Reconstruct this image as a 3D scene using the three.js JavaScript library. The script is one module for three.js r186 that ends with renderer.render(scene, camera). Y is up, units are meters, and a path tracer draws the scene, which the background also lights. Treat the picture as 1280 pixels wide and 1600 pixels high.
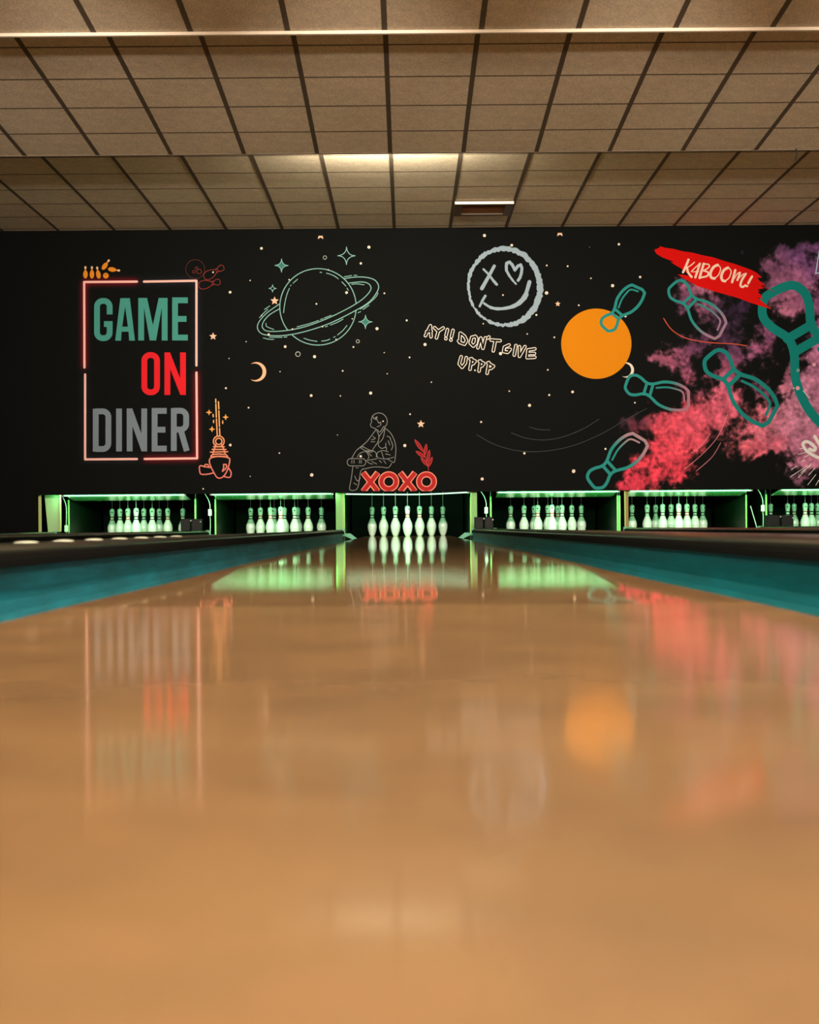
import * as THREE from 'three';
import { RoundedBoxGeometry } from 'three/addons/geometries/RoundedBoxGeometry.js';
import { mergeGeometries } from 'three/addons/utils/BufferGeometryUtils.js';
import { RectAreaLightUniformsLib } from 'three/addons/lights/RectAreaLightUniformsLib.js';
import { createNoise2D } from 'simplex-noise';

// ------------------------------------------------------------------ camera, light, exposure
RectAreaLightUniformsLib.init();
const scene = new THREE.Scene();
scene.background = new THREE.Color(0x000000);
const renderer = new THREE.WebGLRenderer({ antialias: true });
renderer.toneMapping = THREE.LinearToneMapping;
renderer.toneMappingExposure = 1.0;
renderer.shadowMap.enabled = true;

const F = 2300, EYE = 0.1155, ROLL = -0.0079;          // focal length in pixels of the 1280x1600 frame, eye height above the lane
const VPX = 637, VPY = 823.5;
const camera = new THREE.PerspectiveCamera(2 * Math.atan(800 / F) * 180 / Math.PI, 0.8, 0.05, 80);
camera.position.set(0, EYE, 0);
camera.rotation.set(0, 0, ROLL);
camera.setViewOffset(1280, 1600, 640 - VPX, 800 - VPY, 1280, 1600);
camera.focus = 18; camera.userData.fStop = 7;
camera.updateProjectionMatrix();

const LIGHT = {
  pendant: { color: [1, 0.79, 0.58], cd: 23.5 },  // added globes over the approach
  spot: { color: [1, 0.85, 0.72], cd: 88 },  // added spots for the mural
  cove: { color: [1, 0.9, 0.7], level: 600, glow: 24 },
  led: { color: [0.27, 1, 0.43], level: 175, glow: 2.2 },
};
const ADDED_PENDANTS = [[-3.2, 2.75, 3.2], [0.3, 2.75, 2.9], [3.8, 2.75, 3.2]];
const ADDED_SPOTS = [-4.1, -2.2, -0.3, 1.6, 3.5, 5.3].map((x) => [x, 2.9, 6.5]);

// ------------------------------------------------------------------ helpers
let seed = 12345;
const rnd = () => { seed = (Math.imul(seed, 1664525) + 1013904223) >>> 0; return seed / 4294967296; };
const noise2 = createNoise2D(rnd);
const fbm = (x, y, n = 5) => { let s = 0, a = 0.5, f = 1; for (let i = 0; i < n; i++) { s += a * noise2(x * f, y * f); a *= 0.5; f *= 2.03; } return s; };
const lin = (r, g, b) => new THREE.Color().setRGB(r, g, b);
const taken = new Map();
const numbered = (name) => { const n = taken.get(name) ?? 0; taken.set(name, n + 1); return n ? name + '_' + String(n).padStart(3, '0') : name; };
function add(o, parent) { o.traverse((c) => { if (c.isMesh) { c.castShadow = true; c.receiveShadow = true; } }); (parent ?? scene).add(o); return o; }
function mesh(name, geometry, material, parent, position, rotation) {
  const m = new THREE.Mesh(geometry, material);
  m.name = parent ? name : numbered(name);
  if (position) m.position.set(position[0], position[1], -position[2]);     // positions are x, height, distance down the lane
  if (rotation) m.rotation.set(...rotation);
  return add(m, parent);
}
function thing(name, label, category, position = [0, 0, 0], group) {
  const g = new THREE.Group();
  g.name = numbered(name);
  g.position.set(position[0], position[1], -position[2]);
  g.userData = { label, category };
  if (group) g.userData.group = group;
  return add(g);
}
function tag(o, label, category, group) { Object.assign(o.userData, { label, category }); if (group) o.userData.group = group; return o; }
function structure(name, label) { const g = new THREE.Group(); g.name = name; g.userData = { kind: 'structure', label, category: name.split('_')[0] }; return add(g); }
const box = (w, h, d) => new THREE.BoxGeometry(w, h, d);
const rbox = (w, h, d, r = 0.004, s = 1) => new RoundedBoxGeometry(w, h, d, s, r);
function prism(points, length) {                                              // cross-section in x and y, swept down the lane
  const g = new THREE.ExtrudeGeometry(new THREE.Shape(points.map((p) => new THREE.Vector2(p[0], p[1]))), { depth: length, bevelEnabled: false, curveSegments: 4 });
  g.translate(0, 0, -length);
  return g;
}
function tube(points, r, segs = 24, radial = 6) {
  return new THREE.TubeGeometry(new THREE.CatmullRomCurve3(points.map((p) => new THREE.Vector3(p[0], p[1], -p[2]))), segs, r, radial);
}
const std = (color, roughness = 0.6, extra = {}) => new THREE.MeshPhysicalMaterial({ color, roughness, ...extra });
function grain(size, paint, srgb = true) {
  const d = new Uint8Array(size * size * 4);
  for (let y = 0; y < size; y++) for (let x = 0; x < size; x++) { const c = paint(x / size, y / size); const o = (y * size + x) * 4; d[o] = c[0]; d[o + 1] = c[1]; d[o + 2] = c[2]; d[o + 3] = 255; }
  const t = new THREE.DataTexture(d, size, size);
  t.wrapS = t.wrapT = THREE.RepeatWrapping; t.magFilter = THREE.LinearFilter; t.minFilter = THREE.LinearMipmapLinearFilter; t.generateMipmaps = true;
  if (srgb) t.colorSpace = THREE.SRGBColorSpace;
  t.needsUpdate = true;
  return t;
}

// ------------------------------------------------------------------ layout
const LANES = [-3.36, -1.57, 0, 1.79, 3.36, 5.15];
const LANE_HALF = 0.53, GUTTER_OUT = 0.765, MASK = 17.4, KICK = 17.95, TAIL = 19.25, HEAD = 18.23;
const MASK_BOTTOM = 0.528, CEILING = 3.645;
const WEST = -5.5, EAST = 6.3, SOUTH = -5, NORTH = 21;
const WHERE = ['below the GAME ON DINER sign', 'below the crescent moon', 'below the XOXO lettering', 'below the smiley face', 'below the pink clouds', "at the photo's right edge"];

// ------------------------------------------------------------------ materials
const M = {
  blackPaint: std(lin(0.004, 0.0045, 0.0045), 0.75, { specularIntensity: 0.12 }),
  plaster: std(lin(0.32, 0.25, 0.19), 0.9),
  subfloor: std(lin(0.02, 0.02, 0.02), 0.9),
  curtain: std(lin(0.004, 0.004, 0.004), 0.95),
  cap: std(lin(0.02, 0.018, 0.015), 0.22),
  nose: std(lin(0.004, 0.0045, 0.005), 0.8, { specularIntensity: 0.15 }),
  kickback: std(lin(0.006, 0.02, 0.008), 0.35),  // dark board, its green tint stands in for strip-light spill
  pin: std(lin(0.84, 0.84, 0.82), 0.28, { clearcoat: 0.6, clearcoatRoughness: 0.15 }),
  bandDark: std(lin(0.012, 0.012, 0.014), 0.4),
  bandRed: std(lin(0.5, 0.05, 0.03), 0.4),
  ink: std(lin(0.008, 0.008, 0.01), 0.6),
  cord: std(lin(0.5, 0.5, 0.48), 0.8),
  ledTintBoard: std(lin(0.16, 0.5, 0.12), 0.4),  // green light of the strips put into the board colour
  paleWood: std(lin(0.6, 0.62, 0.25), 0.6),
  brownPost: std(lin(0.3, 0.2, 0.05), 0.6),
  soffit: std(lin(0.16, 0.62, 0.26), 0.2, { clearcoat: 0.6, clearcoatRoughness: 0.08 }),  // pale panel, green of the strip light mixed into its colour
  boxBlack: std(lin(0.004, 0.007, 0.007), 0.5, { specularIntensity: 0.4 }),
  whitePlastic: std(lin(0.75, 0.75, 0.72), 0.45),
  rail: std(lin(0.1, 0.07, 0.042), 0.8),
  creamTrim: std(lin(0.92, 0.82, 0.68), 0.45),
  ventBrown: std(lin(0.12, 0.07, 0.03), 0.55),
  ventDark: std(lin(0.02, 0.014, 0.01), 0.8),
  copper: std(lin(0.5, 0.22, 0.1), 0.4, { metalness: 0.6 }),
  gutterEnd: std(lin(0.12, 0.5, 0.3), 0.35),  // plate colour made greener to carry the strip-light spill
  pale_oval: std(lin(0.82, 0.96, 0.86), 0.3),
  metalDark: std(lin(0.03, 0.03, 0.03), 0.4, { metalness: 0.5 }),
};
const gutterTex = grain(256, (u, v) => { const n = fbm(u * 3, v * 3) * 0.5 + fbm(u * 40, v * 6, 3) * 0.25, k = 1 + n * 0.35; return [6 * k, 106 * k, 120 * k]; });
gutterTex.repeat.set(1.2, 0.4);
M.gutter = std(0xffffff, 0.5, { map: gutterTex, specularIntensity: 0.5 });
const gutterTexOld = grain(256, (u, v) => { const n = fbm(u * 3 + 9, v * 3) * 0.5 + fbm(u * 60, v * 9 + 4, 3) * 0.35, k = 1 + n * 0.5; return [20 * k, 110 * k, 130 * k]; });
gutterTexOld.repeat.set(1.2, 0.4);
M.gutterOld = std(0xffffff, 0.5, { map: gutterTexOld, specularIntensity: 0.6 });
const laneTex = grain(1024, (u, v) => {
  const blotch = fbm(u * 9, v * 9, 5) * 0.11, board = fbm(u * 30, v * 2, 2) * 0.008, speck = (rnd() - 0.5) * 0.03, k = 1 + blotch + board + speck;
  return [Math.min(255, 180 * k), Math.min(255, 146 * k), Math.min(255, 102 * k)];
});
laneTex.wrapS = laneTex.wrapT = THREE.MirroredRepeatWrapping;
M.lane = new THREE.MeshPhysicalMaterial({ map: laneTex, roughness: 0.5, specularIntensity: 0.3, clearcoat: 1, clearcoatRoughness: 0.042 });       // glossy back boards
M.laneHead = new THREE.MeshPhysicalMaterial({ map: laneTex, roughness: 0.5, specularIntensity: 0.3, clearcoat: 0.95, clearcoatRoughness: 0.08 });   // ball-worn front boards
const cells = [...Array(9216)].map(() => rnd());
const tileTex = [0, 1, 2].map((k) => grain(256, (u, v) => {
  const n = (rnd() - 0.5) * 0.12 + (cells[(Math.floor(u * 96) * 96 + Math.floor(v * 96) + k * 997) % 9216] - 0.5) * 0.2 + fbm(u * 50, v * 50 + k * 7, 2) * 0.08 + fbm(u * 3, v * 3 + k * 5, 2) * 0.05, b = (0.985 + k * 0.012) * (1 + n);
  return [Math.min(255, 220 * b), Math.min(255, 203 * b), Math.min(255, 176 * b)];
}));
const tileBump = grain(256, (u, v) => { const n = 128 + fbm(u * 60, v * 60, 3) * 110; return [n, n, n]; }, false);
M.tiles = tileTex.map((map) => std(0xffffff, 0.95, { map, bumpMap: tileBump, bumpScale: 0.002 }));

// ------------------------------------------------------------------ room shell
let floorGroup, pitWall;
{
  const floor = floorGroup = structure('floor', 'dark subfloor and wooden approach under the bowling lanes');
  mesh('subfloor', box(EAST - WEST, 0.1, NORTH - 0.0), M.subfloor, floor, [(EAST + WEST) / 2, -0.25, NORTH / 2]);
  mesh('approach', box(EAST - WEST, 0.3, -SOUTH), M.laneHead, floor, [(EAST + WEST) / 2, -0.15, SOUTH / 2]);
  const t = 0.2, h = 4.3, depth = NORTH - SOUTH;
  const side = (name, label, x) => { const g = structure(name, label); mesh('wall_surface', box(t, h, depth), name === 'wall_left' ? M.blackPaint : M.plaster, g, [x, h / 2 - 0.3, (NORTH + SOUTH) / 2]); };
  side('wall_left', 'black side wall left of the lanes', WEST - t / 2);
  side('wall_right', 'plain side wall right of the lanes', EAST + t / 2);
  const back = structure('wall_back', 'plain wall behind the approach'); mesh('wall_surface', box(EAST - WEST, h, t), M.plaster, back, [(EAST + WEST) / 2, h / 2 - 0.3, SOUTH - t / 2]);
  const pit = pitWall = structure('wall_pit', 'dark wall behind the pin pits'); mesh('wall_surface', box(EAST - WEST, h, t), M.curtain, pit, [(EAST + WEST) / 2, h / 2 - 0.3, NORTH + t / 2]);
}

// ------------------------------------------------------------------ ceiling: stepped grid of tiles
{
  const ceiling = structure('ceiling', 'stepped suspended ceiling of cream tiles in a dark grid');
  const P = 0.66, X0 = -0.13, xs = [];
  for (let k = -8; k <= 9; k++) { const x = X0 + k * P; if (x > WEST && x < EAST) xs.push(x); }
  const edges = [WEST, ...xs, EAST];
  const geos = new Map();
  const tileGeo = (w, d) => { const key = w.toFixed(3) + d.toFixed(3); if (!geos.has(key)) geos.set(key, box(w, 0.02, d)); return geos.get(key); };
  let count = 0;
  function section(zs, height, skip) {                                          // zs: row joints from far to near; height(z): underside of the tiles
    for (let r = 0; r + 1 < zs.length; r++) {
      const za = zs[r], zb = zs[r + 1], zc = (za + zb) / 2, rise = height(zb) - height(za), d = Math.hypot(za - zb, rise), tilt = Math.atan2(rise, za - zb);
      for (let c = 0; c + 1 < edges.length; c++) {
        const w = edges[c + 1] - edges[c];
        if (w < 0.1 || (skip && skip(edges[c], za))) continue;
        mesh('ceiling_tile', tileGeo(w - 0.036, d - 0.016), M.tiles[(count * 7 + r * 3 + c) % 3], ceiling, [(edges[c] + edges[c + 1]) / 2, height(zc) + 0.01, zc], [-tilt, 0, 0]);
        count++;
      }
      if (r) mesh('cross_rail', box(EAST - WEST, 0.012, 0.02), M.rail, ceiling, [(EAST + WEST) / 2, height(za) + 0.0045, za], [-tilt, 0, 0]);
    }
    const za = zs[0], zb = zs[zs.length - 1], rise = height(zb) - height(za), d = Math.hypot(za - zb, rise), tilt = Math.atan2(rise, za - zb);
    for (const x of xs) mesh('main_rail', box(0.038, 0.012, d), M.rail, ceiling, [x, height((za + zb) / 2) + 0.004, (za + zb) / 2], [-tilt, 0, 0]);
    mesh('ceiling_backing', box(EAST - WEST, 0.03, d), M.ventDark, ceiling, [(EAST + WEST) / 2, height((za + zb) / 2) + 0.038, (za + zb) / 2], [-tilt, 0, 0]);
  }
  const eye = EYE;
  section([17.38, 17.25, 16.59, 15.93, 15.27, 14.61, 13.95, 13.32], () => CEILING, (x, z) => Math.abs(x - (X0 + P)) < 0.01 && Math.abs(z - 16.59) < 0.01);
  const slope = (zl, hl) => (z) => hl + (zl - z) * 0.0518;
  const h2 = slope(13.29, 3.381 + eye), h3 = slope(10.02, 3.384 + eye);
  section([13.285, 12.68, 12.03, 11.37, 10.72, 10.06], h2);
  section([10.02, 9.36, 8.7], h3);
  // the nearer ceiling, out of the frame
  mesh('ceiling_board', box(EAST - WEST, 0.05, 8.72 - SOUTH), std(lin(0.66, 0.56, 0.42), 0.95), ceiling, [(EAST + WEST) / 2, h3(8.7) + 0.03, (8.7 + SOUTH) / 2]);
  // steps between the sections
  mesh('ceiling_step', box(EAST - WEST, CEILING + 0.06 - h2(13.29), 0.02), M.tiles[1], ceiling, [(EAST + WEST) / 2, (CEILING + 0.06 + h2(13.29)) / 2, 13.302]);
  mesh('ceiling_step', box(EAST - WEST, h2(10.05) + 0.06 - h3(10.02), 0.02), M.tiles[1], ceiling, [(EAST + WEST) / 2, (h2(10.05) + 0.06 + h3(10.02)) / 2, 10.035]);
  mesh('edge_trim', rbox(EAST - WEST, 0.024, 0.03, 0.004), M.creamTrim, ceiling, [(EAST + WEST) / 2, h3(10.02) - 0.012, 10.03]);
  mesh('edge_trim', rbox(EAST - WEST, 0.01, 0.02, 0.003), M.rail, ceiling, [(EAST + WEST) / 2, h2(13.29) - 0.004, 13.3]);
  mesh('roof_slab', box(EAST - WEST, 0.12, NORTH - SOUTH), M.ventDark, ceiling, [(EAST + WEST) / 2, 4.0, (NORTH + SOUTH) / 2]);

  // air vent in place of one tile
  const vx = X0 + P * 1.5, vz = 16.26, vent = thing('air_vent', 'brown framed ceiling air vent with dark louvres near the wall', 'vent', [vx, CEILING, vz]);
  const W = 0.64, D = 0.63, b = 0.085;
  mesh('frame', mergeGeometries([[0, D / 2 - b / 2, W, b], [0, -D / 2 + b / 2, W, b], [W / 2 - b / 2, 0, b, D - 2 * b], [-W / 2 + b / 2, 0, b, D - 2 * b]].map(([x, z, w, d]) => box(w, 0.05, d).translate(x, -0.01, -z))), M.ventBrown, vent);
  mesh('front_lip', rbox(W, 0.028, 0.012, 0.003), M.creamTrim, vent, [0, -0.026, -D / 2 - 0.006]);
  mesh('duct', box(W - 2 * b, 0.01, D - 2 * b), M.ventDark, vent, [0, 0.02, 0]);
  for (let i = 0; i < 6; i++) mesh('louvre', box(W - 2 * b, 0.004, 0.05), M.copper, vent, [0, -0.006, -0.19 + i * 0.076], [0.7, 0, 0]);

  // tube lamp hidden behind the step
  const lamp = thing('cove_lamp', 'glowing tube lamp tucked behind the ceiling step', 'lamp', [-0.15, CEILING - 0.092, 13.4]);
  const glow = new THREE.MeshStandardMaterial({ color: 0x000000, emissive: lin(...LIGHT.cove.color), emissiveIntensity: LIGHT.cove.glow });
  mesh('tube', new THREE.CylinderGeometry(0.013, 0.013, 1.2, 12).rotateZ(Math.PI / 2), glow, lamp);
  for (const s of [-1, 1]) mesh('end_cap', new THREE.CylinderGeometry(0.016, 0.016, 0.04, 12).rotateZ(Math.PI / 2), M.whitePlastic, lamp, [s * 0.62, 0, 0]);
  mesh('batten', box(1.3, 0.02, 0.05), M.whitePlastic, lamp, [0, 0.0, -0.07]);
  const l = new THREE.RectAreaLight(lin(...LIGHT.cove.color), LIGHT.cove.level, 1.2, 0.05);
  l.position.set(0, 0.0, -0.03); lamp.add(l); l.lookAt(new THREE.Vector3(-0.15, CEILING + 0.35, -14.6));

  const hook = tag(mesh('wire_hook', tube([[0, 0, 0], [0.005, -0.05, 0], [-0.02, -0.11, 0], [-0.045, -0.09, 0]], 0.006), M.metalDark, null, [3.53, 3.381 + EYE, 13.26]), 'small dark wire hook hanging from the ceiling step', 'hook');
  hook.castShadow = true;
}

// ------------------------------------------------------------------ mural above the pits
const mural = structure('wall_front', 'black wall above the pits painted with a neon space and bowling mural');
{
  const TX0 = 44, TY0 = 345, S = 2.85, PXM = F / MASK;                         // drawing units: 132 to the metre
  const X_AT = (px, py) => ((px - VPX) * Math.cos(ROLL) - (py - VPY) * Math.sin(ROLL)) / PXM;
  const left = -4.46, right = EAST, bottom = MASK_BOTTOM, top = CEILING + 0.02;
  const W = right - left, H = top - bottom, PANELS = 2, cw = 2040, ch = Math.round(cw * H / (W / PANELS));
  const k = cw / (W / PANELS);                                                  // canvas pixels per metre
  const C = (r, g, b, a = 1) => `rgba(${r},${g},${b},${a})`;

  function clouds() {                                                           // drifting paint clouds, right part of the mural
    const w = 620, h = 430, c = document.createElement('canvas'); c.width = w; c.height = h;
    const g = c.getContext('2d'), im = g.createImageData(w, h), ox = 930, oy = 350;
    const blobs = [
      [1048, 690, 52, 34, 215, 70, 88], [1015, 735, 42, 36, 215, 62, 82], [1078, 660, 38, 44, 205, 80, 100], [1040, 655, 30, 24, 205, 75, 95], [1068, 735, 34, 28, 215, 65, 85], [985, 755, 26, 14, 190, 55, 78],
      [1128, 620, 40, 34, 200, 95, 120], [1118, 650, 36, 30, 205, 90, 112], [1140, 590, 26, 22, 175, 85, 115], [1185, 665, 40, 34, 210, 105, 125], [1170, 705, 38, 22, 210, 95, 112], [1205, 700, 26, 14, 200, 90, 112],
      [1240, 655, 48, 50, 190, 120, 145], [1280, 640, 46, 60, 185, 125, 155], [1265, 700, 50, 34, 180, 110, 140], [1245, 745, 20, 14, 120, 80, 105], [1330, 660, 90, 90, 180, 115, 150],
      [1035, 553, 26, 14, 160, 85, 115], [1062, 560, 26, 22, 150, 82, 112], [1075, 592, 22, 20, 150, 80, 112], [1020, 562, 14, 10, 165, 95, 122],
      [1083, 450, 26, 22, 165, 100, 130], [1104, 478, 22, 24, 130, 78, 108], [1062, 470, 20, 22, 100, 60, 90], [1180, 545, 24, 30, 150, 85, 120], [1200, 520, 20, 20, 120, 70, 105], [1188, 600, 16, 20, 110, 65, 95],
      [1222, 420, 30, 40, 120, 75, 110], [1240, 445, 44, 24, 165, 100, 135], [1262, 400, 34, 34, 110, 70, 120], [1206, 440, 20, 22, 120, 75, 105], [1225, 388, 30, 12, 90, 60, 95], [1270, 480, 26, 20, 130, 75, 115],
      [1238, 478, 24, 24, 175, 105, 135], [1236, 575, 14, 30, 165, 90, 120], [1285, 560, 26, 50, 185, 115, 150], [1222, 602, 14, 10, 170, 100, 120], [1090, 540, 26, 26, 95, 55, 85], [1130, 520, 30, 30, 60, 40, 65],
      [1150, 480, 36, 30, 50, 34, 58], [1000, 655, 22, 14, 70, 40, 55], [975, 668, 16, 10, 50, 34, 45], [1320, 480, 60, 90, 130, 80, 125], [1360, 600, 70, 90, 160, 100, 140], [1140, 560, 24, 24, 90, 55, 85], [1160, 395, 8, 12, 40, 36, 48],
    ];
    for (let y = 0; y < h; y++) for (let x = 0; x < w; x++) {
      const wx = x + ox + fbm(x * 0.012, y * 0.012, 5) * 22, wy = y + oy + fbm(x * 0.012 + 50, y * 0.012, 5) * 22;
      let R = 0, G = 0, B = 0, sum = 0;
      for (const b of blobs) {
        const dx = (wx - b[0]) / b[2], dy = (wy - b[1]) / b[3], d = dx * dx + dy * dy;
        if (d > 3.2) continue;
        const a = Math.exp(-d * 1.35); R += a * b[4]; G += a * b[5]; B += a * b[6]; sum += a;
      }
      const o = (y * w + x) * 4;
      if (sum < 0.02) continue;
      const n = fbm(x * 0.03 + 7, y * 0.03, 5), m = fbm(x * 0.09, y * 0.09 + 30, 4);
      let a = (sum - 0.36 + n * 0.55 + m * 0.26) * 1.25; a = Math.max(0, Math.min(1, a)); a = a * a * (3 - 2 * a);
      const t = 0.96 + n * 0.34 + m * 0.26;
      im.data[o] = Math.min(255, R / sum * t); im.data[o + 1] = Math.min(255, G / sum * t); im.data[o + 2] = Math.min(255, B / sum * t); im.data[o + 3] = 255 * a * Math.min(1, Math.max(0, (y - 14) / 20));
    }
    g.putImageData(im, 0, 0);
    return { c, ox, oy, w, h };
  }
  const cloud = clouds();

  function draw(g) {
    const line = (pts, close) => { g.beginPath(); pts.forEach((p, i) => (i ? g.lineTo(p[0], p[1]) : g.moveTo(p[0], p[1]))); if (close) g.closePath(); };
    const smooth = (pts, close) => {
      const n = pts.length, at = (i) => (close ? pts[(i + n) % n] : pts[Math.max(0, Math.min(n - 1, i))]);
      g.beginPath(); g.moveTo(pts[0][0], pts[0][1]);
      for (let i = 0; i < (close ? n : n - 1); i++) {
        const p0 = at(i - 1), p1 = at(i), p2 = at(i + 1), p3 = at(i + 2);
        g.bezierCurveTo(p1[0] + (p2[0] - p0[0]) / 6, p1[1] + (p2[1] - p0[1]) / 6, p2[0] - (p3[0] - p1[0]) / 6, p2[1] - (p3[1] - p1[1]) / 6, p2[0], p2[1]);
      }
      if (close) g.closePath();
    };
    const from = (ox, oy, s) => (pts) => pts.map((p) => [ox + p[0] / s, oy + p[1] / s]);
    const ink = (color, w, cap = 'round') => { g.strokeStyle = color; g.lineWidth = w; g.lineCap = cap; g.lineJoin = cap === 'round' ? 'round' : 'miter'; };
    const disc = (x, y, r, color) => { g.fillStyle = color; g.beginPath(); g.arc(x, y, r, 0, 7); g.fill(); };
    const ring = (x, y, r, color, w) => { ink(color, w); g.beginPath(); g.arc(x, y, r, 0, 7); g.stroke(); };
    const star = (x, y, r, color, turn = 0) => { g.fillStyle = color; line([...Array(10)].map((_, i) => { const a = turn - Math.PI / 2 + i * Math.PI / 5, q = i % 2 ? r * 0.45 : r; return [x + Math.cos(a) * q, y + Math.sin(a) * q]; }), true); g.fill(); };
    const sparkle = (x, y, r, color, w, fill) => {
      g.beginPath(); g.moveTo(x, y - r); for (const [dx, dy] of [[1, 0], [0, 1], [-1, 0], [0, -1]]) g.quadraticCurveTo(x + (dx || 0) * r * 0.12, y + (dy || 0) * r * 0.12, x + dx * r, y + dy * r);
      if (fill) { g.fillStyle = fill; g.fill(); } ink(color, w); g.stroke();
    };
    const BG = '#0a0d0c';
    g.fillStyle = BG; g.fillRect(0, 300, 1700, 520);
    g.drawImage(cloud.c, cloud.ox, cloud.oy, cloud.w, cloud.h);

    // ---- star field
    const dots2 = [[395, 175, 8], [1006, 168, 9], [960, 260, 7], [331, 357, 4], [217, 424, 8], [1094, 430, 5], [707, 490, 4], [879, 426, 8], [530, 733, 8], [697, 790, 9], [918, 735, 5], [1052, 631, 9], [1093, 767, 3.5], [857, 871, 5], [1110, 887, 3.5], [501, 875, 3.5], [678, 1011, 8], [844, 1013, 4], [1016, 997, 9], [322, 1080, 5], [193, 969, 6], [211, 800, 3.5], [308, 705, 3.5], [218, 1292, 8], [827, 1235, 3], [497, 1338, 4.5], [681, 1462, 10], [331, 1470, 3.5], [64, 1541, 4.5]];
    const dots3 = [[499, 102, 9], [654, 157, 8], [853, 272, 5], [972, 276, 5], [1105, 345, 4], [1096, 167, 2], [852, 428, 10], [1035, 498, 5], [794, 553, 6], [492, 603, 4], [742, 661, 4], [896, 680, 5], [604, 440, 5], [57, 584, 6], [161, 721, 9], [73, 794, 5], [197, 935, 4], [859, 865, 5], [640, 986, 4.5], [867, 1008, 6], [1000, 990, 8], [755, 1067, 9], [480, 1161, 6], [76, 1117, 5], [46, 1295, 9], [726, 1339, 7], [486, 1485, 9], [1006, 1440, 10]];
    const dots4 = [[327, 127, 6], [82, 232, 3.5], [193, 289, 3.5], [428, 283, 6], [297, 324, 8], [358, 469, 6], [18, 570, 3], [106, 830, 6], [403, 881, 4], [263, 1101, 5], [111, 1208, 8]];
    const white = C(232, 216, 200);
    for (const [x, y, r] of dots2) disc(300 + x / 3.6375, 340 + y / 3.6375, r / 3.6375, white);
    for (const [x, y, r] of dots3) disc(620 + x / 3.6375, 340 + y / 3.6375, r / 3.6375, white);
    for (const [x, y, r] of dots4) disc(860 + x / 3.0476, 340 + y / 3.0476, r / 3.0476, white);
    const peach = C(240, 196, 168);
    star(333, 525.5, 6.4, peach); star(657.8, 662.5, 6.6, peach); star(871.8, 474.7, 4.6, peach);
    for (const [x, y] of [[501, 371], [875, 366.5]]) { g.save(); g.beginPath(); g.rect(x - 8, y - 2.6, 16, 10); g.clip(); star(x, y - 3.4, 7.6, peach); g.restore(); }

    // ---- crescent moons
    const moon = (x, y, r, color) => { g.fillStyle = color; g.beginPath(); g.arc(x, y, r, -2.2, 2.2); g.arc(x - r * 0.24, y, r * 0.86, 1.95, -1.95, true); g.closePath(); g.fill(); };
    moon(401, 580.8, 15.2, C(240, 186, 150));
    moon(979, 578, 12, C(226, 212, 196));

    // ---- neon sign
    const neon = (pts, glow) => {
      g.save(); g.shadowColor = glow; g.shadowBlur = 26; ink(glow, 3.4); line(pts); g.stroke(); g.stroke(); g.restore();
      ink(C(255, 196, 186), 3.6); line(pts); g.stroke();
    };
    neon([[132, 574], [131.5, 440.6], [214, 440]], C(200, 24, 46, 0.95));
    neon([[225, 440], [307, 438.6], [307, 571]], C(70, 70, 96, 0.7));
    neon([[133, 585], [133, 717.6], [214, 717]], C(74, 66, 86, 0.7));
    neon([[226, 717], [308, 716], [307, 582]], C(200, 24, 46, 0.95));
    const glyph = (ch, x0, y0, x1, y1, s) => {
      const h = s / 2, a = x0 + h, b = x1 - h, t = y0 + h * 0.9, e = y1 - h * 0.9, m = (y0 + y1) / 2, c = 9;
      const run = (pts, close) => { line(pts, close); g.stroke(); };
      const arc = (pts, close) => { g.beginPath(); g.moveTo(...pts[0]); for (let i = 1; i < pts.length; i++) g.arcTo(...pts[i], ...(pts[i + 1] ?? pts[i]), c); if (!close) g.lineTo(...pts[pts.length - 1]); else g.closePath(); g.stroke(); };
      if (ch === 'O') arc([[(a + b) / 2, t], [b, t], [b, e], [a, e], [a, t], [(a + b) / 2, t]], true);
      if (ch === 'G') { arc([[b, m - 8], [b, t], [a, t], [a, e], [b, e], [b, m + 4]]); run([[b + h, m + 7], [(a + b) / 2 + 1, m + 7]]); }
      if (ch === 'D') arc([[a, t], [b, t], [b, e], [a, e], [a, e]]), run([[a, y0], [a, y1]]), run([[a, t], [a + 6, t]]), run([[a, e], [a + 6, e]]);
      if (ch === 'I') run([[a, y0], [a, y1]]);
      if (ch === 'E') { run([[x1, t], [a, t], [a, e], [x1, e]]); run([[a, m], [x1 - 2, m]]); }
      if (ch === 'R') { arc([[a, t], [b, t], [b, m], [a, m], [a, m]]); run([[a, y0], [a, y1]]); run([[a, t], [a + 6, t]]); run([[a, m], [a + 6, m]]); run([[(a + b) / 2 + 1, m], [b + 1, y1]]); }
      if (ch === 'N') { run([[a, y0], [a, y1]]); run([[b, y0], [b, y1]]); run([[a, y0 + 2], [b, y1 - 2]]); }
      if (ch === 'A') { const q = (x0 + x1) / 2; g.fillStyle = g.strokeStyle; g.beginPath(); g.moveTo(x0, y1); g.lineTo(q - 7.5, y0); g.lineTo(q + 7.5, y0); g.lineTo(x1, y1); g.lineTo(x1 - s, y1); g.lineTo(q + 5.4, y1 - 14); g.lineTo(q - 5.4, y1 - 14); g.lineTo(x0 + s, y1); g.closePath(); g.moveTo(q - 4.4, y1 - 22); g.lineTo(q + 4.4, y1 - 22); g.lineTo(q, y0 + 14); g.closePath(); g.fill('evenodd'); }
      if (ch === 'M') { const q = (x0 + x1) / 2; g.fillStyle = g.strokeStyle; line([[x0, y1], [x0, y0], [x0 + 14, y0], [q, y1 - 24], [x1 - 14, y0], [x1, y0], [x1, y1], [x1 - s, y1], [x1 - s, y0 + 16], [q + 5, y1], [q - 5, y1], [x0 + s, y0 + 16], [x0 + s, y1]], true); g.fill(); }
    };
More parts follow.
